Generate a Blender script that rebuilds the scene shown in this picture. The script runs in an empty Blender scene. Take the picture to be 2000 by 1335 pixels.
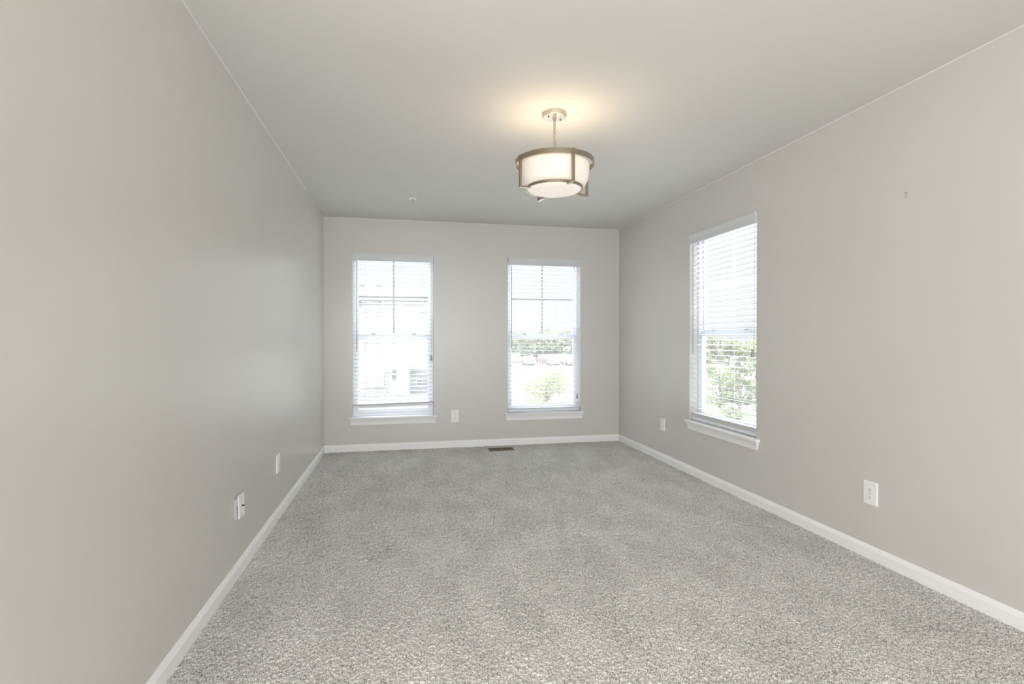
import bpy, bmesh, math, random
import numpy as np
from mathutils import Vector, Matrix
random.seed(7)
rng = np.random.default_rng(11)
PI = math.pi
C = bpy.context.scene.collection
sc = bpy.context.scene

# ------------------------------------------------------------------ camera
F_PX = 1025.0
YAW = math.atan(212 / F_PX)
EYE = 1.32
cam_d = bpy.data.cameras.new('camera')
cam_d.sensor_fit = 'HORIZONTAL'
cam_d.sensor_width = 36.0
cam_d.lens = F_PX / 2000 * 36.0
cam_d.clip_start = 0.02
cam_d.clip_end = 600
cam = bpy.data.objects.new('camera', cam_d)
C.objects.link(cam)
cam.location = (0, 0, EYE)
cam.rotation_euler = (math.radians(90 - 0.31), 0, -YAW)
sc.camera = cam

# ------------------------------------------------------------------ world: bright overcast sky, brighter towards the zenith
w = bpy.data.worlds.new('sky')
sc.world = w
w.use_nodes = True
nt = w.node_tree
nt.nodes.clear()
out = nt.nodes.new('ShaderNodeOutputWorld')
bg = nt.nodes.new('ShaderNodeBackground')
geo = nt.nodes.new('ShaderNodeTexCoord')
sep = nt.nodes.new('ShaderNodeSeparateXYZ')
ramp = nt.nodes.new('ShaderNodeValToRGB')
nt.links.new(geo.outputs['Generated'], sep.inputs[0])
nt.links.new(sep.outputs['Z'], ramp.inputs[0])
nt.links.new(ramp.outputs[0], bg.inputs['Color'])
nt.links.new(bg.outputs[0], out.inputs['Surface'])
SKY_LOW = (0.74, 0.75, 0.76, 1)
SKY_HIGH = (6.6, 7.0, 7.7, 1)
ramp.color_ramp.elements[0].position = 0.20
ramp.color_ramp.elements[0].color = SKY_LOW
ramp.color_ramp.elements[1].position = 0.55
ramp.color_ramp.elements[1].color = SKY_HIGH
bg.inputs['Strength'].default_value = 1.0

# ------------------------------------------------------------------ sun (high, from the left, never reaches the room's own windows)
sd = bpy.data.lights.new('sun', 'SUN')
sd.energy = 8.0
sd.angle = math.radians(3)
sd.color = (1.0, 0.96, 0.9)
sun = bpy.data.objects.new('sun', sd)
C.objects.link(sun)
sun.rotation_euler = Vector((0.55, 0.35, -1.0)).to_track_quat('-Z', 'Y').to_euler()

# ------------------------------------------------------------------ added area lights that fill the room from out of view
def area(name, loc, direction, sx, sy, power, col):
    d = bpy.data.lights.new(name, 'AREA')
    d.shape = 'RECTANGLE'; d.size = sx; d.size_y = sy; d.energy = power; d.color = col
    o = bpy.data.objects.new(name, d); C.objects.link(o)
    o.location = loc
    o.rotation_euler = Vector(direction).to_track_quat('-Z', 'Y').to_euler()
    return o
area('rear_fill_light', (0.75, -5.85, 1.45), (0.06, 1, 0.10), 3.0, 2.4, 205, (0.955, 0.975, 1.0))  # fill light added behind the camera
area('side_fill_light', (-1.02, 0.15, 1.20), (1, 0.72, 0.03), 1.7, 2.1, 58, (1.0, 0.978, 0.945))  # fill light added beside the camera, aimed at the right wall

sc.view_settings.view_transform = 'Standard'
sc.view_settings.look = 'None'
sc.view_settings.gamma = 1.0
sc.view_settings.use_curve_mapping = False
sc.view_settings.exposure = 0.07
try:
    sc.cycles.max_bounces = 10
    sc.cycles.diffuse_bounces = 6
    sc.cycles.transparent_max_bounces = 24
    sc.cycles.sample_clamp_indirect = 6
    sc.cycles.use_denoising = True
except Exception:
    pass

# ------------------------------------------------------------------ constants of the room
XL, XR, YB, YF, ZC = -0.908, 2.749, 6.41, -6.0, 2.74
WT = 0.16

# ------------------------------------------------------------------ materials
def mat(name, col, rough=0.5, metal=0.0, spec=0.5, emit=None, estr=0.0, trans=0.0, sub=0.0):
    m = bpy.data.materials.new(name); m.use_nodes = True
    b = m.node_tree.nodes['Principled BSDF']
    b.inputs['Base Color'].default_value = (*col, 1)
    b.inputs['Roughness'].default_value = rough
    b.inputs['Metallic'].default_value = metal
    b.inputs['Specular IOR Level'].default_value = spec
    b.inputs['Transmission Weight'].default_value = trans
    if emit:
        b.inputs['Emission Color'].default_value = (*emit, 1)
        b.inputs['Emission Strength'].default_value = estr
    return m

def add_noise(m, col_a, col_b, scale, lo=0.35, hi=0.65, bump=0.0, bscale=None, bdist=0.001, detail=3):
    n = m.node_tree; b = n.nodes['Principled BSDF']
    tc = n.nodes.new('ShaderNodeTexCoord')
    no = n.nodes.new('ShaderNodeTexNoise'); no.inputs['Scale'].default_value = scale
    no.inputs['Detail'].default_value = detail
    cr = n.nodes.new('ShaderNodeValToRGB')
    cr.color_ramp.elements[0].position = lo; cr.color_ramp.elements[0].color = (*col_a, 1)
    cr.color_ramp.elements[1].position = hi; cr.color_ramp.elements[1].color = (*col_b, 1)
    n.links.new(tc.outputs['Object'], no.inputs['Vector'])
    n.links.new(no.outputs['Fac'], cr.inputs[0])
    n.links.new(cr.outputs[0], b.inputs['Base Color'])
    if bump:
        nb = n.nodes.new('ShaderNodeTexNoise'); nb.inputs['Scale'].default_value = bscale or scale
        nb.inputs['Detail'].default_value = 4
        bp = n.nodes.new('ShaderNodeBump'); bp.inputs['Strength'].default_value = bump
        bp.inputs['Distance'].default_value = bdist
        n.links.new(tc.outputs['Object'], nb.inputs['Vector'])
        n.links.new(nb.outputs['Fac'], bp.inputs['Height'])
        n.links.new(bp.outputs[0], b.inputs['Normal'])
    return m

WALL = (0.655, 0.638, 0.608)
M = {}
M['wall'] = add_noise(mat('greige_wall_paint', WALL, 0.29, spec=0.6), tuple(c * 0.985 for c in WALL), tuple(c * 1.01 for c in WALL), 1.3,
                      bump=0.12, bscale=220, bdist=0.0006)
M['ceiling'] = add_noise(mat('ceiling_paint', (0.725, 0.715, 0.685), 0.9, spec=0.2), (0.72, 0.71, 0.68), (0.73, 0.72, 0.69), 2,
                         bump=0.1, bscale=160, bdist=0.0006)
M['trim'] = mat('white_trim_paint', (0.93, 0.93, 0.935), 0.35)
M['vinyl'] = mat('white_vinyl', (0.80, 0.82, 0.86), 0.35)
M['valance'] = mat('white_valance', (0.66, 0.675, 0.69), 0.4)
M['plastic'] = mat('white_plastic', (0.92, 0.92, 0.925), 0.3)
M['boxgrey'] = mat('grey_box_plastic', (0.55, 0.55, 0.56), 0.4)
M['dark'] = mat('dark_slot', (0.03, 0.03, 0.03), 0.6)
M['greyplastic'] = mat('grey_tassel', (0.42, 0.42, 0.44), 0.4)
M['wand'] = mat('grey_wand', (0.38, 0.38, 0.40), 0.25)
M['cord'] = mat('white_cord', (0.75, 0.75, 0.75), 0.8)
M['muntin'] = mat('grid_between_glass', (0.40, 0.40, 0.40), 0.5)
M['nickel'] = mat('brushed_nickel', (0.40, 0.335, 0.255), 0.32, metal=0.9)
M['nickel_light'] = mat('satin_nickel', (0.60, 0.57, 0.50), 0.42, metal=0.95)
M['opal'] = mat('opal_glass', (0.80, 0.74, 0.68), 0.6, emit=(1.0, 0.86, 0.74), estr=0.24)
M['opal_disc'] = mat('opal_glass_disc', (0.80, 0.74, 0.67), 0.6, emit=(1.0, 0.90, 0.82), estr=0.40)
M['bulb'] = mat('bulb', (0.9, 0.85, 0.8), 0.3, emit=(1.0, 0.82, 0.6), estr=2)
M['brass'] = mat('bronze_register', (0.16, 0.125, 0.08), 0.45, metal=0.6)
M['carpetside'] = mat('duct_black', (0.02, 0.02, 0.018), 0.8)

# slats: thin white faux wood that lets a little light through
m = mat('blind_slat', (0.88, 0.885, 0.89), 0.45)
n = m.node_tree; b = n.nodes['Principled BSDF']; o_ = [x for x in n.nodes if x.type == 'OUTPUT_MATERIAL'][0]
tl = n.nodes.new('ShaderNodeBsdfTranslucent'); tl.inputs[0].default_value = (0.95, 0.95, 0.93, 1)
mx = n.nodes.new('ShaderNodeMixShader'); mx.inputs[0].default_value = 0.10
n.links.new(b.outputs[0], mx.inputs[1]); n.links.new(tl.outputs[0], mx.inputs[2]); n.links.new(mx.outputs[0], o_.inputs['Surface'])
M['slat'] = m

# window glass with a faint white haze mixed in to wash out the view
m = bpy.data.materials.new('window_glass'); m.use_nodes = True
n = m.node_tree; n.nodes.clear()
o_ = n.nodes.new('ShaderNodeOutputMaterial')
tr = n.nodes.new('ShaderNodeBsdfTransparent'); tr.inputs[0].default_value = (0.97, 0.98, 0.98, 1)
gl = n.nodes.new('ShaderNodeBsdfGlossy'); gl.inputs['Roughness'].default_value = 0.02
tl = n.nodes.new('ShaderNodeBsdfTranslucent'); tl.inputs[0].default_value = (1, 1, 1, 1)
m1 = n.nodes.new('ShaderNodeMixShader'); m1.inputs[0].default_value = 0.035
m2 = n.nodes.new('ShaderNodeMixShader'); m2.inputs[0].default_value = 0.04
n.links.new(tr.outputs[0], m1.inputs[1]); n.links.new(tl.outputs[0], m1.inputs[2])
n.links.new(m1.outputs[0], m2.inputs[1]); n.links.new(gl.outputs[0], m2.inputs[2])
n.links.new(m2.outputs[0], o_.inputs['Surface'])
M['glass'] = m

# carpet: flecked grey-beige twist pile, shaded pits between tufts painted in dark
m = mat('carpet_pile', (0.5, 0.48, 0.45), 1.0, spec=0.05)
n = m.node_tree; b = n.nodes['Principled BSDF']
tc = n.nodes.new('ShaderNodeTexCoord')
n1 = n.nodes.new('ShaderNodeTexNoise'); n1.inputs['Scale'].default_value = 230; n1.inputs['Detail'].default_value = 2
n1.inputs['Roughness'].default_value = 0.6
r1 = n.nodes.new('ShaderNodeValToRGB')
r1.color_ramp.elements[0].position = 0.345; r1.color_ramp.elements[0].color = (0.13, 0.128, 0.12, 1)
r1.color_ramp.elements[1].position = 0.50; r1.color_ramp.elements[1].color = (0.76, 0.75, 0.725, 1)
n2 = n.nodes.new('ShaderNodeTexNoise'); n2.inputs['Scale'].default_value = 4.5; n2.inputs['Detail'].default_value = 3
r2 = n.nodes.new('ShaderNodeValToRGB')
r2.color_ramp.elements[0].position = 0.36; r2.color_ramp.elements[0].color = (0.86, 0.86, 0.855, 1)
r2.color_ramp.elements[1].position = 0.62; r2.color_ramp.elements[1].color = (1, 1, 1, 1)
mp = n.nodes.new('ShaderNodeMapping'); mp.inputs['Scale'].default_value = (1, 0.45, 1); mp.inputs['Rotation'].default_value = (0, 0, 0.5)
mm = n.nodes.new('ShaderNodeMixRGB'); mm.blend_type = 'MULTIPLY'; mm.inputs[0].default_value = 1
n.links.new(tc.outputs['Object'], n1.inputs['Vector']); n.links.new(tc.outputs['Object'], mp.inputs['Vector'])
n.links.new(mp.outputs[0], n2.inputs['Vector'])
n.links.new(n1.outputs['Fac'], r1.inputs[0]); n.links.new(n2.outputs['Fac'], r2.inputs[0])
n.links.new(r1.outputs[0], mm.inputs[1]); n.links.new(r2.outputs[0], mm.inputs[2])
n.links.new(mm.outputs[0], b.inputs['Base Color'])
b.inputs['Sheen Weight'].default_value = 0.15
M['carpet'] = m

# outdoors
def leafy(name, a, b_, scale):
    m = add_noise(mat(name, a, 0.8, spec=0.2), a, b_, scale)
    n = m.node_tree; b = n.nodes['Principled BSDF']; o_ = [x for x in n.nodes if x.type == 'OUTPUT_MATERIAL'][0]
    tl = n.nodes.new('ShaderNodeBsdfTranslucent'); mx = n.nodes.new('ShaderNodeMixShader'); mx.inputs[0].default_value = 0.45
    cr = [x for x in n.nodes if x.type == 'VALTORGB'][0]
    n.links.new(cr.outputs[0], tl.inputs[0]); n.links.new(b.outputs[0], mx.inputs[1]); n.links.new(tl.outputs[0], mx.inputs[2])
    n.links.new(mx.outputs[0], o_.inputs['Surface'])
    return m
def soft(name, a, b_, scale, rough=0.9):
    return add_noise(mat(name, a, rough, spec=0.2), a, b_, scale)
M['siding'] = soft('cream_siding', (0.25, 0.248, 0.238), (0.27, 0.268, 0.258), 3)
M['roof'] = soft('pale_shingles', (0.085, 0.085, 0.09), (0.10, 0.10, 0.105), 6)
M['pane'] = mat('house_pane', (0.14, 0.145, 0.15), 0.15)
M['darkpane'] = mat('dark_house_pane', (0.05, 0.05, 0.05), 0.3)
M['whitepaint'] = mat('white_house_trim', (0.36, 0.36, 0.36), 0.5)
M['lawn'] = soft('sunlit_lawn', (0.11, 0.12, 0.08), (0.14, 0.148, 0.105), 0.6)
M['asphalt'] = soft('pale_asphalt', (0.17, 0.17, 0.175), (0.20, 0.20, 0.205), 1.5)
M['road'] = soft('grey_road', (0.085, 0.085, 0.088), (0.10, 0.10, 0.103), 1.5)
M['concrete'] = soft('pale_concrete', (0.74, 0.73, 0.71), (0.78, 0.77, 0.75), 2)  # made extra pale so unseen ground bounces light indoors
M['leaf'] = leafy('bright_leaf', (0.19, 0.22, 0.12), (0.29, 0.32, 0.19), 4)
M['leaf_far'] = leafy('far_leaf', (0.17, 0.19, 0.12), (0.32, 0.34, 0.22), 0.9)
M['bark'] = soft('bark', (0.10, 0.08, 0.06), (0.14, 0.12, 0.09), 6)
M['mulch'] = soft('mulch', (0.32, 0.27, 0.25), (0.40, 0.35, 0.33), 5)
M['tyre'] = mat('tyre', (0.06, 0.06, 0.06), 0.8)
M['carglass'] = mat('car_glass', (0.26, 0.28, 0.30), 0.1)
CARCOL = {'white': (0.85, 0.85, 0.86), 'silver': (0.55, 0.56, 0.58), 'red': (0.42, 0.10, 0.10), 'grey': (0.25, 0.25, 0.28), 'blue': (0.32, 0.38, 0.66)}
for k, v in CARCOL.items():
    M['car_' + k] = mat('car_paint_' + k, v, 0.25)

# ------------------------------------------------------------------ mesh helpers
def link_mesh(name, bm, m, parent=None, smooth=False, bevel=0):
    if bevel:
        bmesh.ops.bevel(bm, geom=list(bm.edges), offset=bevel, segments=2, affect='EDGES', clamp_overlap=True)
    bmesh.ops.recalc_face_normals(bm, faces=bm.faces)
    me = bpy.data.meshes.new(name); bm.to_mesh(me); bm.free()
    me.materials.append(m)
    if smooth:
        for p in me.polygons: p.use_smooth = True
    o = bpy.data.objects.new(name, me); C.objects.link(o)
    if parent is not None: o.parent = parent
    return o

def box(bm, x0, x1, y0, y1, z0, z1, mtx=None):
    vs = [bm.verts.new(Vector(p)) for p in [(x0, y0, z0), (x1, y0, z0), (x1, y1, z0), (x0, y1, z0), (x0, y0, z1), (x1, y0, z1), (x1, y1, z1), (x0, y1, z1)]]
    if mtx is not None:
        for v in vs: v.co = mtx @ v.co
    for f in [(0, 3, 2, 1), (4, 5, 6, 7), (0, 1, 5, 4), (1, 2, 6, 5), (2, 3, 7, 6), (3, 0, 4, 7)]:
        bm.faces.new([vs[i] for i in f])
    return vs

def bx(*a, mtx=None):
    bm = bmesh.new(); box(bm, *a, mtx=mtx); return bm

def prism(bm, prof, a0, a1, axis='x', scale_ends=None):
    """extrude a closed 2-D profile [(p,q)] along an axis; axis x: (p,q)=(y,z)."""
    def P(a, p, q):
        return (a, p, q) if axis == 'x' else ((p, a, q) if axis == 'y' else (p, q, a))
    A = [bm.verts.new(P(a0 if not scale_ends else a0 + scale_ends(p, q), p, q)) for p, q in prof]
    B = [bm.verts.new(P(a1 if not scale_ends else a1 - scale_ends(p, q), p, q)) for p, q in prof]
    k = len(prof)
    for i in range(k):
        bm.faces.new([A[i], A[(i + 1) % k], B[(i + 1) % k], B[i]])
    bm.faces.new(A[::-1]); bm.faces.new(B)

def tube(bm, pts, r, seg=8, closed=False):
    pts = [Vector(p) for p in pts]; rings = []; k = len(pts); prev = None
    for i, p in enumerate(pts):
        if closed: t = pts[(i + 1) % k] - pts[i - 1]
        else: t = pts[min(i + 1, k - 1)] - pts[max(i - 1, 0)]
        t.normalize()
        if prev is None:
            nrm = t.orthogonal().normalized()
        else:
            nrm = (prev - t * prev.dot(t)).normalized()
        prev = nrm; bi = t.cross(nrm)
        rr = r[i] if isinstance(r, (list, tuple)) else r
        rings.append([bm.verts.new(p + (nrm * math.cos(2 * PI * j / seg) + bi * math.sin(2 * PI * j / seg)) * rr) for j in range(seg)])
    for i in range(k if closed else k - 1):
        a, b2 = rings[i], rings[(i + 1) % k]
        for j in range(seg):
            bm.faces.new([a[j], a[(j + 1) % seg], b2[(j + 1) % seg], b2[j]])
    if not closed:
        bm.faces.new(rings[0][::-1]); bm.faces.new(rings[-1])

def lathe(bm, prof, cx=0, cy=0, seg=64, close=False):
    rings = []
    for r, z in prof:
        if r < 1e-6: rings.append([bm.verts.new((cx, cy, z))])
        else: rings.append([bm.verts.new((cx + r * math.cos(2 * PI * j / seg), cy + r * math.sin(2 * PI * j / seg), z)) for j in range(seg)])
    k = len(rings)
    for i in range(k if close else k - 1):
        a, b2 = rings[i], rings[(i + 1) % k]
        for j in range(seg):
            j2 = (j + 1) % seg
            if len(a) == 1 and len(b2) == 1: continue
            if len(a) == 1: bm.faces.new([a[0], b2[j], b2[j2]])
            elif len(b2) == 1: bm.faces.new([a[j], a[j2], b2[0]])
            else: bm.faces.new([a[j], a[j2], b2[j2], b2[j]])

def thing(name, label, cat, loc=(0, 0, 0), rz=0, group=None):
    o = bpy.data.objects.new(name, None); C.objects.link(o)
    o.empty_display_size = 0.05
    o.location = loc; o.rotation_euler = (0, 0, rz)
    o['label'] = label; o['category'] = cat
    if group: o['group'] = group
    return o

def tag(o, label, cat, group=None):
    o['label'] = label; o['category'] = cat
    if group: o['group'] = group
    return o

def struct(o):
    o['kind'] = 'structure'; return o

def slab_with_holes(axis, pos, thick, a0, a1, z0, z1, holes):
    """wall slab as boxes merged around rectangular holes. axis 'y': wall plane y=pos, thick outward."""
    bm = bmesh.new()
    As = sorted({a0, a1, *[h[0] for h in holes], *[h[1] for h in holes]})
    Zs = sorted({z0, z1, *[h[2] for h in holes], *[h[3] for h in holes]})
    def solid(i, j):
        if i < 0 or j < 0 or i >= len(As) - 1 or j >= len(Zs) - 1: return False
        ca, cz = (As[i] + As[i + 1]) / 2, (Zs[j] + Zs[j + 1]) / 2
        return not any(h[0] < ca < h[1] and h[2] < cz < h[3] for h in holes)
    cache = {}
    def V(a, d, z):
        k = (round(a, 5), round(d, 5), round(z, 5))
        if k not in cache:
            cache[k] = bm.verts.new((a, d, z) if axis == 'y' else (d, a, z))
        return cache[k]
    p0, p1 = pos, pos + thick
    for i in range(len(As) - 1):
        for j in range(len(Zs) - 1):
            if not solid(i, j): continue
            A0, A1, Z0, Z1 = As[i], As[i + 1], Zs[j], Zs[j + 1]
            bm.faces.new([V(A0, p0, Z0), V(A1, p0, Z0), V(A1, p0, Z1), V(A0, p0, Z1)])
            bm.faces.new([V(A0, p1, Z0), V(A0, p1, Z1), V(A1, p1, Z1), V(A1, p1, Z0)])
            if not solid(i - 1, j): bm.faces.new([V(A0, p0, Z0), V(A0, p0, Z1), V(A0, p1, Z1), V(A0, p1, Z0)])
            if not solid(i + 1, j): bm.faces.new([V(A1, p0, Z0), V(A1, p1, Z0), V(A1, p1, Z1), V(A1, p0, Z1)])
            if not solid(i, j - 1): bm.faces.new([V(A0, p0, Z0), V(A0, p1, Z0), V(A1, p1, Z0), V(A1, p0, Z0)])
            if not solid(i, j + 1): bm.faces.new([V(A0, p0, Z1), V(A1, p0, Z1), V(A1, p1, Z1), V(A0, p1, Z1)])
    return bm

# ------------------------------------------------------------------ room shell
W1 = (-0.588, 0.358, 0.40, 2.337)
W2 = (1.272, 2.222, 0.40, 2.337)
W3 = (3.692, 4.688, 0.53, 2.337)
struct(link_mesh('wall_back', slab_with_holes('y', YB, WT, XL - WT, XR + WT, -0.02, ZC, [W1, W2]), M['wall']))
struct(link_mesh('wall_right', slab_with_holes('x', XR, WT, YF, YB, -0.02, ZC, [W3]), M['wall']))
struct(link_mesh('wall_left', slab_with_holes('x', XL - WT, WT, YF, YB, -0.02, ZC, [(-0.75, 1.05, -0.01, 2.3)]), M['wall']))  # out-of-view opening added to let the side fill in
struct(link_mesh('wall_fill_box', bx(-2.55, -2.4, -2.0, 2.2, -0.02, ZC), M['wall']))  # unseen shell added beside the room to hold the side fill
struct(link_mesh('wall_fill_box_side', bx(-2.4, XL - WT, 2.05, 2.2, -0.02, ZC), M['wall']))
struct(link_mesh('wall_fill_box_end', bx(-2.4, XL - WT, -2.0, -1.85, -0.02, ZC), M['wall']))
struct(link_mesh('floor_fill_box', bx(-2.4, XL, -1.85, 2.05, -0.06, -0.004), M['carpet']))
struct(link_mesh('ceiling_fill_box', bx(-2.55, XL - WT, -2.0, 2.2, ZC, ZC + 0.25), M['ceiling']))
struct(link_mesh('wall_front', slab_with_holes('y', YF - WT, WT, XL - WT, XR + WT, -0.02, ZC, [(XL + 0.1, XR - 0.1, 0.05, 2.62)]), M['wall']))  # unseen end wall, wide opening added to let light in
struct(link_mesh('ceiling', bx(XL - WT, XR + WT, YF - WT, YB + WT, ZC, ZC + 0.25), M['ceiling']))

# carpet surface: real pile relief, finer near the camera
def smooth2(a, k):
    for _ in range(k):
        a = (a + np.roll(a, 1, 0) + np.roll(a, -1, 0)) / 3
        a = (a + np.roll(a, 1, 1) + np.roll(a, -1, 1)) / 3
    return a
verts_all = []; faces_all = []; off = 0
REG = (0.985, 1.300, 6.075, 6.275)
def band(y0, y1, step, amp, k, jit):
    global off
    nx = int((XR - XL) / step) + 1; ny = int((y1 - y0) / step) + 1
    xs = np.linspace(XL, XR, nx); ys = np.linspace(y0, y1, ny)
    X, Y = np.meshgrid(xs, ys)
    h = smooth2(rng.standard_normal((ny, nx)), k); h /= h.std()
    Z = np.where(h > 0, h * 0.55, h * 1.25).clip(-3.2, 1.0) * amp
    jx = smooth2(rng.standard_normal((ny, nx)), k); jx /= jx.std()
    jy = smooth2(rng.standard_normal((ny, nx)), k); jy /= jy.std()
    big = smooth2(rng.standard_normal((ny // 24 + 2, nx // 24 + 2)), 2); big /= big.std()
    yi = np.clip((np.arange(ny) // 24), 0, big.shape[0] - 1); xi = np.clip(np.arange(nx) // 24, 0, big.shape[1] - 1)
    edge = (X > XL + .01) & (X < XR - .01) & (Y > y0 + .01) & (Y < y1 - .01)
    X = X + np.where(edge, jx * jit, 0); Y = Y + np.where(edge, jy * jit, 0)
    Z = np.where(edge, Z, 0)
    v = np.stack([X.ravel(), Y.ravel(), Z.ravel()], 1)
    idx = np.arange(nx * ny).reshape(ny, nx) + off
    f = np.stack([idx[:-1, :-1].ravel(), idx[:-1, 1:].ravel(), idx[1:, 1:].ravel(), idx[1:, :-1].ravel()], 1)
    verts_all.append(v); faces_all.append(f); off += nx * ny
band(1.15, 3.2, 0.0030, 0.0036, 1, 0.0012)
band(3.2, YB, 0.0046, 0.0044, 1, 0.0015)
v = np.array([(XL, YF, 0), (XR, YF, 0), (XR, 1.15, 0), (XL, 1.15, 0)], float)
verts_all.append(v); faces_all.append(np.array([[off, off + 1, off + 2, off + 3]])); off += 4
V_ = np.concatenate(verts_all).astype(np.float32); F_ = np.concatenate(faces_all).astype(np.int32)
me = bpy.data.meshes.new('floor')
me.vertices.add(len(V_)); me.vertices.foreach_set('co', V_.ravel())
me.loops.add(F_.size); me.loops.foreach_set('vertex_index', F_.ravel())
me.polygons.add(len(F_)); me.polygons.foreach_set('loop_start', np.arange(0, F_.size, 4, dtype=np.int32))
me.polygons.foreach_set('loop_total', np.full(len(F_), 4, dtype=np.int32))
me.update(calc_edges=True)
me.polygons.foreach_set('use_smooth', np.ones(len(F_), dtype=bool))
me.materials.append(M['carpet'])
floor = bpy.data.objects.new('floor', me); C.objects.link(floor); struct(floor)

# baseboards
BH, BT = 0.083, 0.014
def base_prof(sign, wall):
    s = sign
    return [(wall, -0.004), (wall + s * BT, -0.004), (wall + s * BT, BH - 0.024), (wall + s * (BT - 0.002), BH - 0.020), (wall + s * 0.007, BH - 0.006), (wall + s * 0.005, BH), (wall, BH)]
bm = bmesh.new(); prism(bm, base_prof(-1, YB), XL, XR, 'x'); struct(link_mesh('baseboard_back', bm, M['trim']))
bm = bmesh.new(); prism(bm, base_prof(1, XL), YF, -0.76, 'y'); prism(bm, base_prof(1, XL), 1.06, YB - 0.001, 'y'); struct(link_mesh('baseboard_left', bm, M['trim']))
bm = bmesh.new(); prism(bm, base_prof(-1, XR), YF, YB - 0.001, 'y'); struct(link_mesh('baseboard_right', bm, M['trim']))
# the thin lines of paint where the walls meet the ceiling
struct(link_mesh('trim_1', bx(XL, XL + 0.003, YF, 5.35, ZC - 0.003, ZC), M['trim']))
struct(link_mesh('trim_2', bx(XR - 0.003, XR, YF, YB, ZC - 0.003, ZC), M['trim']))
struct(link_mesh('trim_3', bx(XL, XR, YB - 0.003, YB, ZC - 0.003, ZC), M['trim']))

# ------------------------------------------------------------------ windows (local frame: x across, y outward from the wall plane, z up)
def make_window(idx, wdt, z0, z1, mtx, rail_z, grid='muntin'):
    root = bpy.data.objects.new('window_%d' % idx, None); C.objects.link(root); struct(root)
    root.empty_display_size = 0.05
    root.matrix_world = mtx
    h = wdt / 2
    g = 0.002
    # outer vinyl frame
    bm = bmesh.new()
    y0, y1 = 0.085, 0.158
    fw = 0.032
    box(bm, -h + g, -h + fw, y0, y1, z0 + g, z1 - g); box(bm, h - fw, h - g, y0, y1, z0 + g, z1 - g)
    box(bm, -h + fw, h - fw, y0, y1, z1 - 0.035, z1 - g); box(bm, -h + fw, h - fw, y0, y1, z0 + g, z0 + 0.035)
    # track grooves ribs on the jambs
    for s in (-1, 1):
        for yy in (0.098, 0.118, 0.138):
            xa = s * (h - fw); xb = s * (h - fw - 0.006)
            box(bm, min(xa, xb), max(xa, xb), yy, yy + 0.003, z0 + 0.035, z1 - 0.035)
    link_mesh('window_frame', bm, M['vinyl'], root)
    a = h - fw - 0.007
    # upper sash (outer track)
    st = 0.024
    bm = bmesh.new(); y0, y1 = 0.122, 0.148
    zt = z1 - 0.037
    box(bm, -a, -a + st, y0, y1, rail_z - 0.01, zt); box(bm, a - st, a, y0, y1, rail_z - 0.01, zt)
    box(bm, -a + st, a - st, y0, y1, zt - st, zt); box(bm, -a + st, a - st, y0, y1, rail_z - 0.01, rail_z + 0.028)
    up = link_mesh('upper_sash', bm, M['vinyl'], root)
    bm = bmesh.new()
    zb, ztt = rail_z + 0.028, zt - st
    zm = 1.83
    box(bm, -0.0105, 0.0105, 0.131, 0.138, zb, ztt)
    box(bm, -a + st, -0.0105, 0.131, 0.138, zm - 0.0105, zm + 0.0105)
    box(bm, 0.0105, a - st, 0.131, 0.138, zm - 0.0105, zm + 0.0105)
    link_mesh('window_grid', bm, M[grid], up)
    link_mesh('glass_pane', bx(-a + st - 0.004, a - st + 0.004, 0.140, 0.143, zb - 0.004, ztt + 0.004), M['glass'], up)
    # lower sash (inner track)
    bm = bmesh.new(); y0, y1 = 0.092, 0.119
    zb0 = z0 + 0.037; zt0 = rail_z + 0.012
    st2 = 0.030
    box(bm, -a, -a + st2, y0, y1, zb0, zt0); box(bm, a - st2, a, y0, y1, zb0, zt0)
    box(bm, -a + st2, a - st2, y0, y1, zb0, zb0 + 0.045); box(bm, -a + st2, a - st2, y0, y1, zt0 - 0.05, zt0)
    box(bm, -a + st2, a - st2, y0 - 0.007, y0, zt0 - 0.02, zt0 - 0.008)
    lo = link_mesh('lower_sash', bm, M['vinyl'], root)
    link_mesh('glass_pane', bx(-a + st2 - 0.004, a - st2 + 0.004, 0.104, 0.107, zb0 + 0.041, zt0 - 0.046), M['glass'], lo)
    for s in (-1, 1):
        bm = bmesh.new()
        box(bm, s * 0.24 - 0.025, s * 0.24 + 0.025, y0, y1, zt0, zt0 + 0.008)
        lathe(bm, [(0, zt0 + 0.02), (0.010, zt0 + 0.018), (0.012, zt0 + 0.008)], s * 0.24 - 0.006, 0.105, 12)
        box(bm, s * 0.24 - 0.006, s * 0.24 + 0.03, y0 - 0.004, y0 + 0.008, zt0 + 0.009, zt0 + 0.016)
        link_mesh('sash_lock', bm, M['greyplastic'], lo)
    # stool and apron
    bm = bmesh.new()
    prism(bm, [(0.0845, z0 - 0.02), (0.0845, z0 + 0.0005), (-0.030, z0 + 0.0005), (-0.036, z0 - 0.004), (-0.038, z0 - 0.010), (-0.036, z0 - 0.016), (-0.030, z0 - 0.020)], -h + 0.001, h - 0.001, 'x')
    for s in (-1, 1):
        xa, xb = s * (h - 0.001), s * (h + 0.045)
        prism(bm, [(-0.0005, z0 - 0.02), (-0.0005, z0 + 0.0005), (-0.030, z0 + 0.0005), (-0.036, z0 - 0.004), (-0.038, z0 - 0.010), (-0.036, z0 - 0.016), (-0.030, z0 - 0.020)], min(xa, xb), max(xa, xb), 'x')
    link_mesh('window_sill', bm, M['trim'], root)
    bm = bmesh.new()
    prof = [(-0.0005, z0 - 0.0205), (-0.027, z0 - 0.0205), (-0.027, z0 - 0.027), (-0.023, z0 - 0.034), (-0.017, z0 - 0.045), (-0.013, z0 - 0.060), (-0.011, z0 - 0.080), (-0.011, z0 - 0.090), (-0.0005, z0 - 0.090)]
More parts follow.
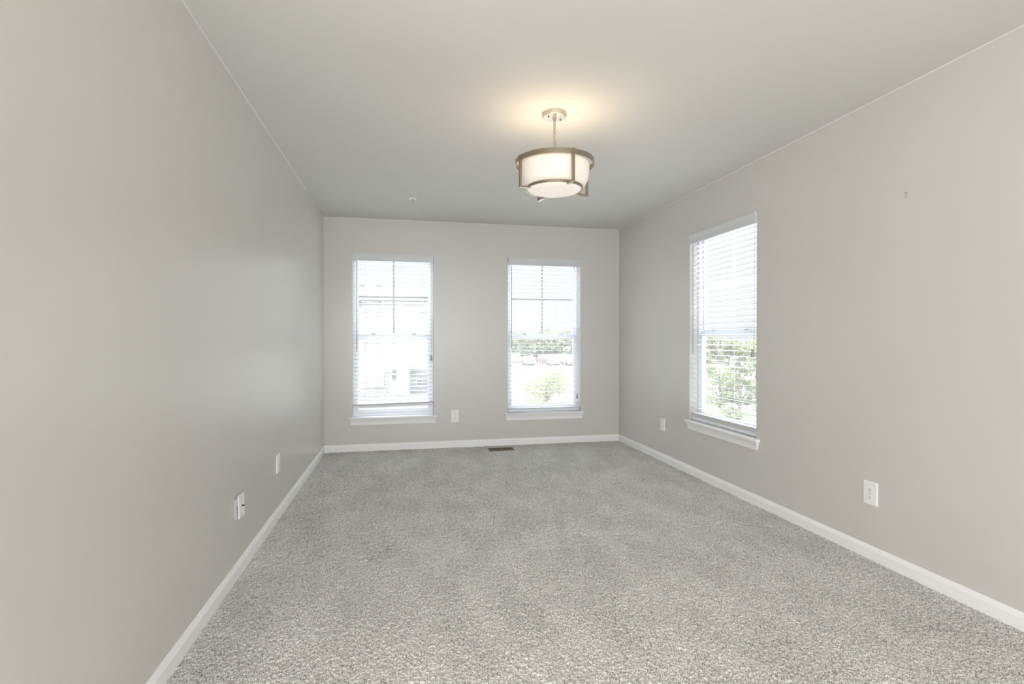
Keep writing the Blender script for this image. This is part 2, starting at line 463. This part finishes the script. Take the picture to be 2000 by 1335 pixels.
    prism(bm, prof, -h - 0.034, h + 0.034, 'x', scale_ends=lambda p, q: 0.016 * min(1, (z0 - 0.02 - q) / 0.05))
    link_mesh('apron', bm, M['trim'], root)
    return root

def wmat_back(cx): return Matrix.Translation((cx, YB, 0))
def wmat_right(cy): return Matrix.Translation((XR, cy, 0)) @ Matrix.Rotation(-PI / 2, 4, 'Z')
# on the right wall local x runs towards -Y and local y towards +X
make_window(1, W1[1] - W1[0], W1[2], W1[3], wmat_back((W1[0] + W1[1]) / 2), 1.362)
make_window(2, W2[1] - W2[0], W2[2], W2[3], wmat_back((W2[0] + W2[1]) / 2), 1.362)
make_window(3, W3[1] - W3[0], W3[2], W3[3], wmat_right((W3[0] + W3[1]) / 2), 1.385, 'vinyl')

# ------------------------------------------------------------------ blinds
def make_blind(label, wdt, z0, z1, mtx, rail_l, rail_r, tilt, wand_z, cord_x, cord_z, tassel_at, stack):
    root = thing('window_blind', label, 'window blind', group=None)
    root.matrix_world = mtx @ Matrix.Translation((0, 0, z1))
    Z = -z1            # children are laid out in absolute z, shifted down to the root
    h = wdt / 2 - 0.004
    T = Matrix.Translation((0, 0, Z))
    def lm(name, bm, m, parent=root, **k):
        bmesh.ops.transform(bm, matrix=T, verts=bm.verts)
        return link_mesh(name, bm, m, parent, **k)
    # valance: coved front with returns
    bm = bmesh.new()
    zt, zb = z1 - 0.002, z1 - 0.092
    prism(bm, [(0.004, zb), (-0.004, zb), (-0.007, zb + 0.006), (-0.007, zb + 0.02), (-0.010, zb + 0.045), (-0.016, zb + 0.070), (-0.019, zb + 0.080), (-0.019, zt), (0.004, zt)], -h, h, 'x')
    lm('valance', bm, M['valance'])
    bm = bmesh.new(); box(bm, -h + 0.006, h - 0.006, 0.010, 0.066, z1 - 0.060, z1 - 0.004); lm('headrail', bm, M['vinyl'])
    # slats
    ys, sw, th = 0.040, 0.050, 0.0028
    pitch = 0.0475
    bm = bmesh.new()
    zz = z1 - 0.118
    nrm = 0
    while True:
        # the lowest free slat sits above the stack, following the bottom rail's slope
        lowl = rail_l + 0.016 + stack * 0.0042; lowr = rail_r + 0.016 + stack * 0.0042
        if zz < min(lowl, lowr) + pitch * 0.7: break
        M4 = Matrix.Translation((0, ys, zz)) @ Matrix.Rotation(tilt, 4, 'X')
        pr = [(-sw / 2, -th / 2), (-sw / 4, 0.0012 - th / 2), (0, 0.002 - th / 2), (sw / 4, 0.0012 - th / 2), (sw / 2, -th / 2),
              (sw / 2, th / 2), (sw / 4, 0.0012 + th / 2), (0, 0.002 + th / 2), (-sw / 4, 0.0012 + th / 2), (-sw / 2, th / 2)]
        b2 = bmesh.new(); prism(b2, pr, -h + 0.004, h - 0.004, 'x')
        bmesh.ops.transform(b2, matrix=M4, verts=b2.verts)
        tmp = bpy.data.meshes.new('t'); b2.to_mesh(tmp); b2.free(); bm.from_mesh(tmp); bpy.data.meshes.remove(tmp)
        zz -= pitch
    for i in range(stack):
        k = 0.0042 * i + 0.0155
        sh = (rail_r - rail_l) / (2 * h)
        b2 = bmesh.new(); box(b2, -h + 0.004, h - 0.004, ys - sw / 2, ys + sw / 2, k, k + 0.0028)
        for v in b2.verts: v.co.z += (rail_l + rail_r) / 2 + sh * v.co.x
        tmp = bpy.data.meshes.new('t'); b2.to_mesh(tmp); b2.free(); bm.from_mesh(tmp); bpy.data.meshes.remove(tmp)
    lm('slats', bm, M['slat'])
    # bottom rail
    bm = bmesh.new(); box(bm, -h + 0.004, h - 0.004, ys - sw / 2 - 0.001, ys + sw / 2 + 0.001, -0.014, 0.0145)
    bmesh.ops.bevel(bm, geom=list(bm.edges), offset=0.003, segments=2, affect='EDGES')
    sh = (rail_r - rail_l) / (2 * h)
    for v in bm.verts: v.co.z += (rail_l + rail_r) / 2 + sh * v.co.x
    lm('bottom_rail', bm, M['vinyl'])
    # ladder cords
    for fr in (0.15, 0.38, 0.62, 0.86):
        x = -wdt / 2 + wdt * fr
        zr = (rail_l + rail_r) / 2 + sh * x
        bm = bmesh.new()
        for yy in (ys - sw / 2 - 0.0016, ys + sw / 2 + 0.0016):
            tube(bm, [(x, yy, z1 - 0.06), (x, yy, zr + 0.012)], 0.0007, 5)
        lm('ladder_cord', bm, M['cord'])
    # tilt wand at the left
    xw = -wdt / 2 + 0.050
    bm = bmesh.new()
    tube(bm, [(xw, 0.006, z1 - 0.085), (xw, 0.006, z1 - 0.11)], 0.0022, 8)
    tube(bm, [(xw, 0.006, z1 - 0.108), (xw, 0.0065, wand_z)], 0.0042, 6)
    lathe(bm, [(0, wand_z - 0.012), (0.006, wand_z - 0.010), (0.006, wand_z), (0.004, wand_z + 0.01)], xw, 0.0065, 10)
    lm('tilt_wand', bm, M['wand'])
    # lift cord and tassel at the right
    for (cx, cz) in zip(cord_x, cord_z):
        bm = bmesh.new()
        tube(bm, [(cx, 0.010, z1 - 0.08), (cx, 0.009, cz + 0.05), (cx, 0.009, cz)], 0.0013, 6)
        lc = lm('lift_cord', bm, M['greyplastic'])
        bm = bmesh.new()
        zc_ = cz
        lathe(bm, [(0, zc_ + 0.004), (0.006, zc_ + 0.003), (0.010, zc_ - 0.006), (0.013, zc_ - 0.030), (0.0165, zc_ - 0.056), (0.0165, zc_ - 0.060), (0.012, zc_ - 0.060), (0, zc_ - 0.05)], cx, 0.009 - 0.011, 16)
        lm('tassel', bm, M['greyplastic'], lc, smooth=True)
    return root

make_blind('white slatted blind on left back window, its crooked bottom rail hanging above the sill',
           W1[1] - W1[0], W1[2], W1[3], wmat_back((W1[0] + W1[1]) / 2), 0.518, 0.536, 0.02, 1.20, [0.445], [1.12], None, 4)
make_blind('white slatted blind on the back window nearer the right corner, lowered to its sill',
           W2[1] - W2[0], W2[2], W2[3], wmat_back((W2[0] + W2[1]) / 2), 0.428, 0.428, -0.03, 1.22, [0.430], [0.62], None, 3)
make_blind('white slatted blind on the right wall window, grey tassel hanging midway down',
           W3[1] - W3[0], W3[2], W3[3], wmat_right((W3[0] + W3[1]) / 2), 0.553, 0.553, -0.12, 1.20, [0.455], [1.235], None, 9)

# ------------------------------------------------------------------ outlets
def make_outlet(label, wx, hz, mtx, group='outlet plates'):
    """local: x across, y out of the wall into the room, z up, centred"""
    root = thing('electrical_outlet', label, 'electrical outlet', group=None)
    root.matrix_world = mtx
    bm = bx(-wx / 2, wx / 2, 0, 0.007, -hz / 2, hz / 2)
    ed = [e for e in bm.edges if all(v.co.y > 0.006 for v in e.verts)]
    bmesh.ops.bevel(bm, geom=ed, offset=0.004, segments=3, affect='EDGES')
    link_mesh('cover_plate', bm, M['plastic'], root)
    for s in (1, -1):
        bm = bmesh.new(); pts = []
        for k in range(24):
            a = 2 * PI * k / 24; x = 0.0175 * math.cos(a); z = 0.0175 * math.sin(a)
            pts.append((x, max(-0.0140, min(0.0140, z)) + s * hz * 0.17))
        prism(bm, pts, 0.0068, 0.0094, 'y')
        r = link_mesh('receptacle', bm, M['plastic'], root)
        bm = bmesh.new(); zc = s * hz * 0.17
        box(bm, -0.0075, -0.0052, 0.0090, 0.0098, zc - 0.001, zc + 0.0075)
        box(bm, 0.0052, 0.0075, 0.0090, 0.0098, zc - 0.001, zc + 0.0065)
        lathe_pts = [(0.0028 * math.cos(2 * PI * k / 10), zc - 0.0075 + 0.0028 * math.sin(2 * PI * k / 10)) for k in range(10)]
        prism(bm, lathe_pts, 0.0090, 0.0098, 'y')
        link_mesh('socket_slot', bm, M['dark'], r)
    bm = bmesh.new(); prism(bm, [(0.003 * math.cos(2 * PI * k / 12), 0.003 * math.sin(2 * PI * k / 12)) for k in range(12)], 0.0068, 0.0085, 'y')
    link_mesh('screw', bm, M['nickel_light'], root)
    return root
RB = Matrix.Rotation(PI, 4, 'Z')
RR = Matrix.Rotation(PI / 2, 4, 'Z')
RL = Matrix.Rotation(-PI / 2, 4, 'Z')
make_outlet('white outlet plate on the back wall between the two windows', 0.094, 0.15, Matrix.Translation((0.615, YB, 0.383)) @ RB)
make_outlet('white outlet plate on right wall between the far corner and the window', 0.094, 0.13, Matrix.Translation((XR, 5.228, 0.397)) @ RR)
make_outlet('large white outlet plate on right wall, nearest the camera', 0.096, 0.139, Matrix.Translation((XR, 2.646, 0.396)) @ RR)
make_outlet('white outlet plate seen edge on, on the left wall near its far end', 0.094, 0.132, Matrix.Translation((XL, 4.135, 0.404)) @ RL)

# loose low voltage plate standing off the left wall
t = thing('cable_wall_plate', 'white cable wall plate standing loose off the left wall on its box', 'wall plate')
t.matrix_world = Matrix.Translation((XL, 3.172, 0.392)) @ RL
bm = bmesh.new(); box(bm, -0.034, 0.060, 0.0, 0.013, -0.062, 0.050)
link_mesh('mounting_box', bm, M['boxgrey'], t, bevel=0.002)
MT = Matrix.Translation((0, 0.019, 0)) @ Matrix.Rotation(0.03, 4, 'X') @ Matrix.Rotation(-0.05, 4, 'Z')
bm = bx(-0.044, 0.044, -0.003, 0.004, -0.064, 0.064)
bmesh.ops.transform(bm, matrix=MT, verts=bm.verts)
pl = link_mesh('cover_plate', bm, M['plastic'], t, bevel=0.002)
for zc in (-0.046, 0.046):
    bm = bmesh.new(); prism(bm, [(0.0035 * math.cos(2 * PI * k / 12), zc + 0.0035 * math.sin(2 * PI * k / 12)) for k in range(12)], 0.0035, 0.006, 'y')
    bmesh.ops.transform(bm, matrix=MT, verts=bm.verts); link_mesh('screw', bm, M['greyplastic'], pl)
bm = bmesh.new()
prism(bm, [(0.005 * math.cos(2 * PI * k / 6), 0.005 * math.sin(2 * PI * k / 6)) for k in range(6)], 0.003, 0.008, 'y')
prism(bm, [(0.0035 * math.cos(2 * PI * k / 10), 0.0035 * math.sin(2 * PI * k / 10)) for k in range(10)], 0.008, 0.018, 'y')
bmesh.ops.transform(bm, matrix=MT, verts=bm.verts)
link_mesh('cable_jack', bm, M['dark'], pl)
bm = bmesh.new(); box(bm, 0.050, 0.056, 0.0128, 0.0136, -0.022, 0.012); link_mesh('box_slot', bm, M['dark'], t)

# ------------------------------------------------------------------ hook on the right wall
t = thing('picture_hook', 'small bent metal hook on the bare upper right wall', 'hook')
t.matrix_world = Matrix.Translation((XR, 2.421, 2.125)) @ RR
bm = bmesh.new(); tube(bm, [(0, 0, 0.010), (0, 0.010, 0.007)], 0.0022, 8); lathe(bm, [(0, 0.014), (0.005, 0.012), (0.005, 0.006), (0, 0.004)], 0, 0.010, 10)
link_mesh('nail', bm, M['wand'], t)
bm = bmesh.new(); tube(bm, [(0, 0.002, 0.004), (0, 0.003, -0.008), (0.001, 0.004, -0.014), (0.001, 0.009, -0.017), (0, 0.012, -0.013), (-0.001, 0.013, -0.008)], 0.0016, 8)
link_mesh('hook_wire', bm, M['greyplastic'], t)

# ------------------------------------------------------------------ sprinkler head
t = thing('sprinkler_head', 'small white fire sprinkler on the ceiling left of the lamp', 'sprinkler', (0.091, 5.406, ZC))
bm = bmesh.new(); lathe(bm, [(0.0, 0), (0.040, 0), (0.040, -0.003), (0.034, -0.007), (0.020, -0.010), (0, -0.010)], 0, 0, 32)
link_mesh('escutcheon', bm, M['trim'], t, smooth=True)
bm = bmesh.new(); lathe(bm, [(0.010, -0.009), (0.010, -0.020), (0.006, -0.024), (0, -0.024)], 0, 0, 16)
for s in (-1, 1): tube(bm, [(s * 0.008, 0, -0.018), (s * 0.012, 0, -0.030), (s * 0.004, 0, -0.044)], 0.002, 8)
link_mesh('sprinkler_frame', bm, M['nickel_light'], t)
bm = bmesh.new(); lathe(bm, [(0, -0.043), (0.014, -0.044), (0.014, -0.046), (0, -0.047)], 0, 0, 16)
link_mesh('deflector', bm, M['greyplastic'], t)

# ------------------------------------------------------------------ floor register
t = thing('floor_register', 'bronze slotted floor vent in the carpet by the back baseboard', 'floor vent', ((REG[0] + REG[1]) / 2, (REG[2] + REG[3]) / 2 , 0))
rw, rd = 0.150, 0.075
bm = bmesh.new()
box(bm, -rw, rw, -rd, -rd + 0.022, 0.0, 0.007); box(bm, -rw, rw, rd - 0.022, rd, 0.0, 0.007)
box(bm, -rw, -rw + 0.022, -rd + 0.022, rd - 0.022, 0.0, 0.007); box(bm, rw - 0.022, rw, -rd + 0.022, rd - 0.022, 0.0, 0.007)
box(bm, -0.006, 0.006, -rd + 0.022, rd - 0.022, 0.0, 0.007)
link_mesh('register_frame', bm, M['brass'], t)
link_mesh('duct_opening', bx(-rw + 0.022, rw - 0.022, -rd + 0.022, rd - 0.022, 0.0010, 0.0030), M['carpetside'], t)
bm = bmesh.new()
x = -rw + 0.028
while x < rw - 0.028:
    if abs(x) > 0.010:
        box(bm, x, x + 0.0036, -rd + 0.022, rd - 0.022, 0.0030, 0.0050)
    x += 0.0125
box(bm, -rw + 0.022, rw - 0.022, -0.002, 0.002, 0.0030, 0.0066)
link_mesh('louvers', bm, M['brass'], t)

# ------------------------------------------------------------------ pendant lamp
LX, LY = 0.934, 3.193
lamp = thing('pendant_lamp', 'drum pendant with opal glass and nickel straps, hanging on a short chain', 'pendant lamp', (LX, LY, ZC))
def lz(z): return z - ZC
bm = bmesh.new(); lathe(bm, [(0, 0), (0.0745, 0), (0.0755, -0.002), (0.0755, -0.020), (0.0735, -0.0235), (0.069, -0.0245), (0, -0.0250)], 0, 0, 64)
cn = link_mesh('canopy', bm, M['nickel_light'], lamp)
for a in (0.35, 0.35 + PI):
    bm = bmesh.new(); lathe(bm, [(0.0042, -0.024), (0.0042, -0.030), (0.003, -0.033), (0, -0.034)], 0.046 * math.cos(a), 0.046 * math.sin(a), 12)
    link_mesh('canopy_screw', bm, M['dark'], cn)
bm = bmesh.new(); tube(bm, [(0.010 * math.cos(2 * PI * k / 20), 0, -0.035 + 0.010 * math.sin(2 * PI * k / 20)) for k in range(20)], 0.0025, 8, closed=True)
lathe(bm, [(0.011, -0.0245), (0.009, -0.029), (0, -0.030)], 0, 0, 20)
link_mesh('loop', bm, M['nickel'], lamp, smooth=True)
# chain of oval links, every link a ring of its own inside one hanging chain
bm = bmesh.new()
z = -0.052; i = 0
while z > lz(2.475):
    pts = []
    for k in range(20):
        a = 2 * PI * k / 20
        u_, v_ = 0.0085 * math.cos(a), 0.0165 * math.sin(a)
        rot = 0.5 + (PI / 2 if i % 2 else 0)
        pts.append((u_ * math.cos(rot), u_ * math.sin(rot), z + v_))
    tube(bm, pts, 0.0019, 8, closed=True)
    z -= 0.0285; i += 1
link_mesh('chain', bm, M['nickel'], lamp, smooth=True)
bm = bmesh.new(); tube(bm, [(0.002 * math.cos(q * 1.7), 0.002 * math.sin(q * 1.7), -0.03 - q * 0.02) for q in range(13)], 0.0016, 6)
link_mesh('power_cord', bm, M['wand'], lamp)
# hub and stem
bm = bmesh.new(); lathe(bm, [(0, lz(2.470)), (0.010, lz(2.468)), (0.012, lz(2.455)), (0.028, lz(2.445)), (0.028, lz(2.425)), (0, lz(2.425))], 0, 0, 24)
AZ0 = math.atan2(-LY, -LX)          # direction from lamp to camera
angs = [AZ0 + math.radians(d) for d in (27, 120, 206, 301)]
for a in angs:
    tube(bm, [(0.02 * math.cos(a), 0.02 * math.sin(a), lz(2.432)), (0.243 * math.cos(a), 0.243 * math.sin(a), lz(2.424))], 0.004, 8)
link_mesh('hub', bm, M['nickel'], lamp)
# top ring
bm = bmesh.new(); RO = 0.2475
lathe(bm, [(RO, lz(2.440)), (RO, lz(2.410)), (RO - 0.005, lz(2.410)), (RO - 0.005, lz(2.440))], 0, 0, 128, close=True)
link_mesh('top_ring', bm, M['nickel'], lamp)
# opal glass drum, open above
bm = bmesh.new()
prof = [(0.216, lz(2.418)), (0.218, lz(2.405)), (0.217, lz(2.370)), (0.213, lz(2.335)), (0.206, lz(2.310)), (0.195, lz(2.291)), (0.182, lz(2.279)), (0.172, lz(2.275)),
        (0.170, lz(2.279)), (0.180, lz(2.284)), (0.192, lz(2.295)), (0.202, lz(2.312)), (0.209, lz(2.336)), (0.213, lz(2.370)), (0.214, lz(2.405)), (0.212, lz(2.418))]
lathe(bm, prof, 0, 0, 128, close=True)
link_mesh('glass_shade', bm, M['opal'], lamp, smooth=True)
# bottom diffuser dish
bm = bmesh.new()
lathe(bm, [(0, lz(2.252)), (0.10, lz(2.253)), (0.160, lz(2.2555)), (0.1655, lz(2.259)), (0.168, lz(2.264)), (0.168, lz(2.282)), (0, lz(2.285))], 0, 0, 128)
link_mesh('diffuser', bm, M['opal_disc'], lamp, smooth=True)
# lower ring that carries the dish
bm = bmesh.new(); RI = 0.1775
lathe(bm, [(RI, lz(2.276)), (RI, lz(2.259)), (RI - 0.006, lz(2.259)), (RI - 0.006, lz(2.276))], 0, 0, 128, close=True)
link_mesh('lower_ring', bm, M['nickel'], lamp)
for a in angs:
    bm = bmesh.new()
    Rz = Matrix.Rotation(a, 4, 'Z')
    w2 = 0.0085
    box(bm, RO - 0.012, RO + 0.0005, -w2, w2, lz(2.2475), lz(2.415), mtx=Rz)
    box(bm, RI - 0.002, RO - 0.012, -w2, w2, lz(2.2475), lz(2.259), mtx=Rz)
    box(bm, RO - 0.012, RO + 0.004, -w2 - 0.001, w2 + 0.001, lz(2.408), lz(2.442), mtx=Rz)
    link_mesh('strap', bm, M['nickel'], lamp)
bm = bmesh.new()
for k in range(3):
    a = 2 * PI * k / 3 + 0.4
    tube(bm, [(0.02 * math.cos(a), 0.02 * math.sin(a), lz(2.43)), (0.09 * math.cos(a), 0.09 * math.sin(a), lz(2.40)), (0.10 * math.cos(a), 0.10 * math.sin(a), lz(2.375))], 0.011, 10)
link_mesh('lamp_holder', bm, M['plastic'], lamp)
for k in range(3):
    a = 2 * PI * k / 3 + 0.4
    bm = bmesh.new(); lathe(bm, [(0.011, lz(2.376)), (0.022, lz(2.355)), (0.026, lz(2.335)), (0.020, lz(2.315)), (0, lz(2.308))], 0.10 * math.cos(a), 0.10 * math.sin(a), 20)
    link_mesh('bulb', bm, M['bulb'], lamp, smooth=True)
ld = bpy.data.lights.new('lamp_light', 'POINT'); ld.energy = 5; ld.color = (1.0, 0.82, 0.58); ld.shadow_soft_size = 0.06
lo = bpy.data.objects.new('lamp_light', ld); C.objects.link(lo); lo.parent = lamp; lo.location = (0, 0, lz(2.405))

# ------------------------------------------------------------------ outdoors
GZ = -3.2
def ray(px, Y=None, R=None):
    u = (px - 1000) / F_PX; s_, c_ = math.sin(YAW), math.cos(YAW)
    a, b_ = s_ + u * c_, c_ - u * s_
    if Y is not None: return a * Y / b_
    L = math.hypot(a, b_); return a * R / L, b_ * R / L
def ground(name, x0, x1, y0, y1, z, m):
    return struct(link_mesh(name, bx(x0, x1, y0, y1, z - 0.3, z), m))
ground('ground', -160, 260, -60, 300, GZ, M['lawn'])
ground('road', -80, 60, 33.5, 43.6, GZ + 0.02, M['road'])
ground('sidewalk', -80, 60, 30.5, 32.0, GZ + 0.04, M['concrete'])
ground('parking_lot', 4, 60, 88, 112, GZ + 0.03, M['asphalt'])
ground('bounce_ground_back', -14, 16, 7.6, 22.0, GZ + 0.03, M['concrete'])  # unseen pale ground added to bounce light through the back windows
ground('bounce_ground_right', 3.6, 14, -8.0, 7.6, GZ + 0.03, M['concrete'])  # unseen pale ground added to bounce light through the right window

# apartment building seen through the left window
BY = 45.0
bld = thing('apartment_building', 'pale three storey house with hipped roof seen through the left back window', 'building', (-6, BY, GZ))
X0, X1 = -20 + 6, 2.35 + 6
def L(o): return o
link_mesh('house_wall', bx(X0, X1, 0, 11, 0, 7.8), M['siding'], bld)
# bay that projects a little
bxl, bxr = ray(762, Y=BY - 1.5) + 6, ray(800, Y=BY - 1.5) + 6
bm = bmesh.new()
ev = 0.4; ze = 7.8; zr = 10.4; rx = ray(713, Y=BY + 5.5) + 6
pts = [(X0 - ev, -ev, ze), (X1 + ev, -ev, ze), (X1 + ev, 11 + ev, ze), (X0 - ev, 11 + ev, ze), (X0 + 4, 5.5, zr), (rx, 5.5, zr)]
low = [bm.verts.new((p[0], p[1], p[2] - 0.25)) for p in pts[:4]]; vs = [bm.verts.new(p) for p in pts]
for f in ((0, 1, 5, 4), (1, 2, 5), (2, 3, 4, 5), (3, 0, 4)): bm.faces.new([vs[i] for i in f])
for i in range(4): bm.faces.new([low[i], low[(i + 1) % 4], vs[(i + 1) % 4], vs[i]])
bm.faces.new(low[::-1])
rf = link_mesh('roof', bm, M['roof'], bld)
for px, py in ((708, 547), (741, 552)):
    xx = ray(px, Y=BY + 3.3) + 6
    bm = bmesh.new(); prism(bm, [(-0.45, 0), (0.45, 0), (0.0, 0.28)], 0, 1.2, 'y')
    bmesh.ops.transform(bm, matrix=Matrix.Translation((xx, 2.6, ze + 1.25)), verts=bm.verts)
    link_mesh('roof_vent', bm, M['pane'], rf)
def house_window(px, zc, ww=1.0, hh=1.35, m='pane'):
    xx = ray(px, Y=BY) + 6
    bm = bmesh.new()
    box(bm, xx - ww / 2 - 0.1, xx + ww / 2 + 0.1, -0.06, 0.0, zc + hh / 2, zc + hh / 2 + 0.12)
    box(bm, xx - ww / 2 - 0.1, xx + ww / 2 + 0.1, -0.06, 0.0, zc - hh / 2 - 0.12, zc - hh / 2)
    box(bm, xx - ww / 2 - 0.1, xx - ww / 2, -0.06, 0.0, zc - hh / 2, zc + hh / 2)
    box(bm, xx + ww / 2, xx + ww / 2 + 0.1, -0.06, 0.0, zc - hh / 2, zc + hh / 2)
    box(bm, xx - ww / 2, xx + ww / 2, -0.05, 0.0, zc - 0.03, zc + 0.03)
    wf = link_mesh('house_window', bm, M['whitepaint'], bld)
    link_mesh('house_pane', bx(xx - ww / 2, xx + ww / 2, -0.03, -0.005, zc - hh / 2, zc + hh / 2), M[m], wf)
for px in (640, 664, 717, 740, 825):
    for zc in (7.0 - 0.4, 3.85, 1.1):
        house_window(px, zc, 0.62 if px < 800 else 0.9, 0.9)
bm = bmesh.new(); box(bm, bxl, bxr, -1.5, 0, 0, 5.6); link_mesh('bay', bm, M['siding'], bld)
for zc in (2.05, 1.45, 4.3):
    xx = (bxl + bxl + 0.5) / 2
    link_mesh('bay_window', bx(xx - 0.12, xx + 0.22, -1.53, -1.505, zc - 0.22, zc + 0.22), M['darkpane'], bld)
bm = bmesh.new(); box(bm, bxr, bxr + 0.75, -1.5, 0, 2.5, 2.65)
for k in range(5): box(bm, bxr + 0.1 + k * 0.15, bxr + 0.13 + k * 0.15, -1.48, -1.44, 2.65, 3.5)
box(bm, bxr, bxr + 0.75, -1.5, -1.42, 3.5, 3.56); link_mesh('balcony', bm, M['whitepaint'], bld)

# vehicles
def make_car(label, loc, rz, colr, wagon=False):
    r = thing('parked_car', label, 'car', loc, rz)
    bm = bmesh.new()
    body = [(-2.2, 0.3), (2.2, 0.3), (2.25, 0.75), (1.3, 0.95), (-2.1, 1.0), (-2.25, 0.7)]
    prism(bm, body, -0.88, 0.88, 'y')
    link_mesh('car_body', bm, M['car_' + colr], r, bevel=0.05)
    bm = bmesh.new()
    top = 1.75 if wagon else 1.45
    prism(bm, [(-2.05 if wagon else -1.6, 0.96), (1.15, 0.94), (0.4, top), (-1.9 if wagon else -0.9, top)], -0.78, 0.78, 'y')
    link_mesh('car_windows', bm, M['carglass'], r, bevel=0.03)
    bm = bmesh.new(); box(bm, -1.9 if wagon else -0.95, 0.45, -0.74, 0.74, top, top + 0.05); link_mesh('car_roof', bm, M['car_' + colr], r)
    for sx in (-1.35, 1.4):
        for sy in (-0.82, 0.82):
            bm = bmesh.new(); prism(bm, [(sx + 0.33 * math.cos(2 * PI * k / 20), 0.33 + 0.33 * math.sin(2 * PI * k / 20)) for k in range(20)], sy - 0.1, sy + 0.1, 'y')
            link_mesh('wheel', bm, M['tyre'], r)
    return r
def at(px, R, z=GZ + 0.04):
    x, y = ray(px, R=R); return (x, y, z)
make_car('white car parked far off at left of the lot, back window nearer the corner', at(1009, 102), 1.2, 'white', True)
make_car('grey car parked in front of the others on the far lot', at(1032, 92), 1.4, 'silver')
make_car('dark red car in the middle of the far parking lot', at(1060, 102), 1.5, 'red')
make_car('tall white van parked right of the red car', at(1080, 92), 1.4, 'white', True)
make_car('silver car parked near the right end of the far lot', at(1096, 102), 1.5, 'silver')
make_car('dark grey wagon at the right end of the far lot', at(1112, 92), 1.5, 'grey', True)
make_car('light blue wagon partly behind trees outside the right wall window', at(1440, 86, GZ + 0.01), 0.9, 'blue', True)

# trees: branching trunk and thousands of single leaves around clumps
def make_tree(label, loc, height, width, nl, leaf, m, trunk_h=0.35, seed=1, cone=False, cat='tree', name='tree'):
    r = random.Random(seed)
    t = thing(name, label, cat, loc)
    bm = bmesh.new()
    tube(bm, [(0, 0, 0), (0.03 * width, 0, height * 0.3), (0, 0.02 * width, height * 0.6), (0, 0, height * 0.9)], [width * 0.035, width * 0.03, width * 0.018, width * 0.006], 8)
    clumps = []
    for k in range(26):
        a = r.uniform(0, 2 * PI); hh = r.uniform(trunk_h, 0.95)
        env = (1 - hh) / (1 - trunk_h) if cone else math.sqrt(max(0.05, 1 - ((hh - (trunk_h + 0.95) / 2) / ((0.98 - trunk_h) / 2)) ** 2))
        rad = width * 0.42 * env * math.sqrt(r.uniform(0.1, 1))
        c = Vector((rad * math.cos(a), rad * math.sin(a), height * hh))
        clumps.append((c, width * r.uniform(0.10, 0.2) * (0.6 if cone else 1)))
        tube(bm, [(0, 0, height * max(0.15, hh - 0.2)), tuple(c * 0.6 + Vector((0, 0, height * (hh - 0.08))) * 0.4), tuple(c)], [width * 0.012, width * 0.007, width * 0.003], 5)
    link_mesh('trunk', bm, M['bark'], t)
    V2 = []; F2 = []
    for k in range(nl):
        c, rr = clumps[k % len(clumps)]
        d = Vector((r.gauss(0, 1), r.gauss(0, 1), r.gauss(0, 0.8))); d = d.normalized() * rr * (r.random() ** 0.4)
        p = c + d
        n1 = Vector((r.gauss(0, 1), r.gauss(0, 1), r.gauss(0, 1) + 0.8)).normalized(); t1 = n1.orthogonal().normalized()
        t1 = Matrix.Rotation(r.uniform(0, 6.28), 3, n1) @ t1; t2 = n1.cross(t1)
        s = leaf * r.uniform(0.7, 1.3); b0 = len(V2)
        V2 += [p - t1 * s, p + t2 * s * 0.45 + n1 * s * 0.1, p + t1 * s, p - t2 * s * 0.45 + n1 * s * 0.1]
        F2.append((b0, b0 + 1, b0 + 2, b0 + 3))
    me = bpy.data.meshes.new('foliage'); me.from_pydata(V2, [], F2); me.materials.append(m)
    o = bpy.data.objects.new('foliage', me); C.objects.link(o); o.parent = t
    return t
make_tree('young leafy tree close outside the back window nearer the corner', at(1066, 22, GZ), 3.05, 3.3, 6000, 0.055, M['leaf'], 0.2, 3)
make_tree('tall slim green tree outside the right wall window', at(1444, 34, GZ), 4.35, 2.7, 2800, 0.09, M['leaf'], 0.1, 4, cone=True)
make_tree('round bushy tree outside right wall window, right of slim tree', at(1478, 43, GZ), 3.9, 2.9, 2400, 0.10, M['leaf'], 0.1, 5)
make_tree('low round tree outside right wall window, left of slim tree', at(1405, 37, GZ), 2.9, 3.0, 2000, 0.10, M['leaf'], 0.1, 6)
make_tree('small shrub by the foot of the slim tree', at(1432, 30, GZ), 1.1, 1.5, 1200, 0.06, M['leaf'], 0.05, 8, cat='shrub', name='shrub')
tree_px = [(985, 119), (1007, 128), (1030, 137), (1052, 119), (1074, 128), (1096, 137), (1119, 119), (1142, 128)]
TL = 'mid sized leafy tree in the row behind the far parking lot'
for i, (px, R_) in enumerate(tree_px):
    make_tree(TL, at(px, R_, GZ), 5.6 + (i * 37 % 5) * 0.35, 6.6, 1500, 0.40, M['leaf_far'], 0.08, 20 + i)['group'] = 'trees behind the far parking lot'
tree_px = [(1368, 96), (1388, 104), (1408, 112), (1428, 96), (1448, 104), (1468, 112), (1490, 96)]
for i, (px, R_) in enumerate(tree_px):
    make_tree('distant leafy tree in the far row outside the right wall window', at(px, R_, GZ), 3.9 + (i * 29 % 5) * 0.25, 4.6, 700, 0.32, M['leaf_far'], 0.06, 40 + i)['group'] = 'far trees outside the right window'
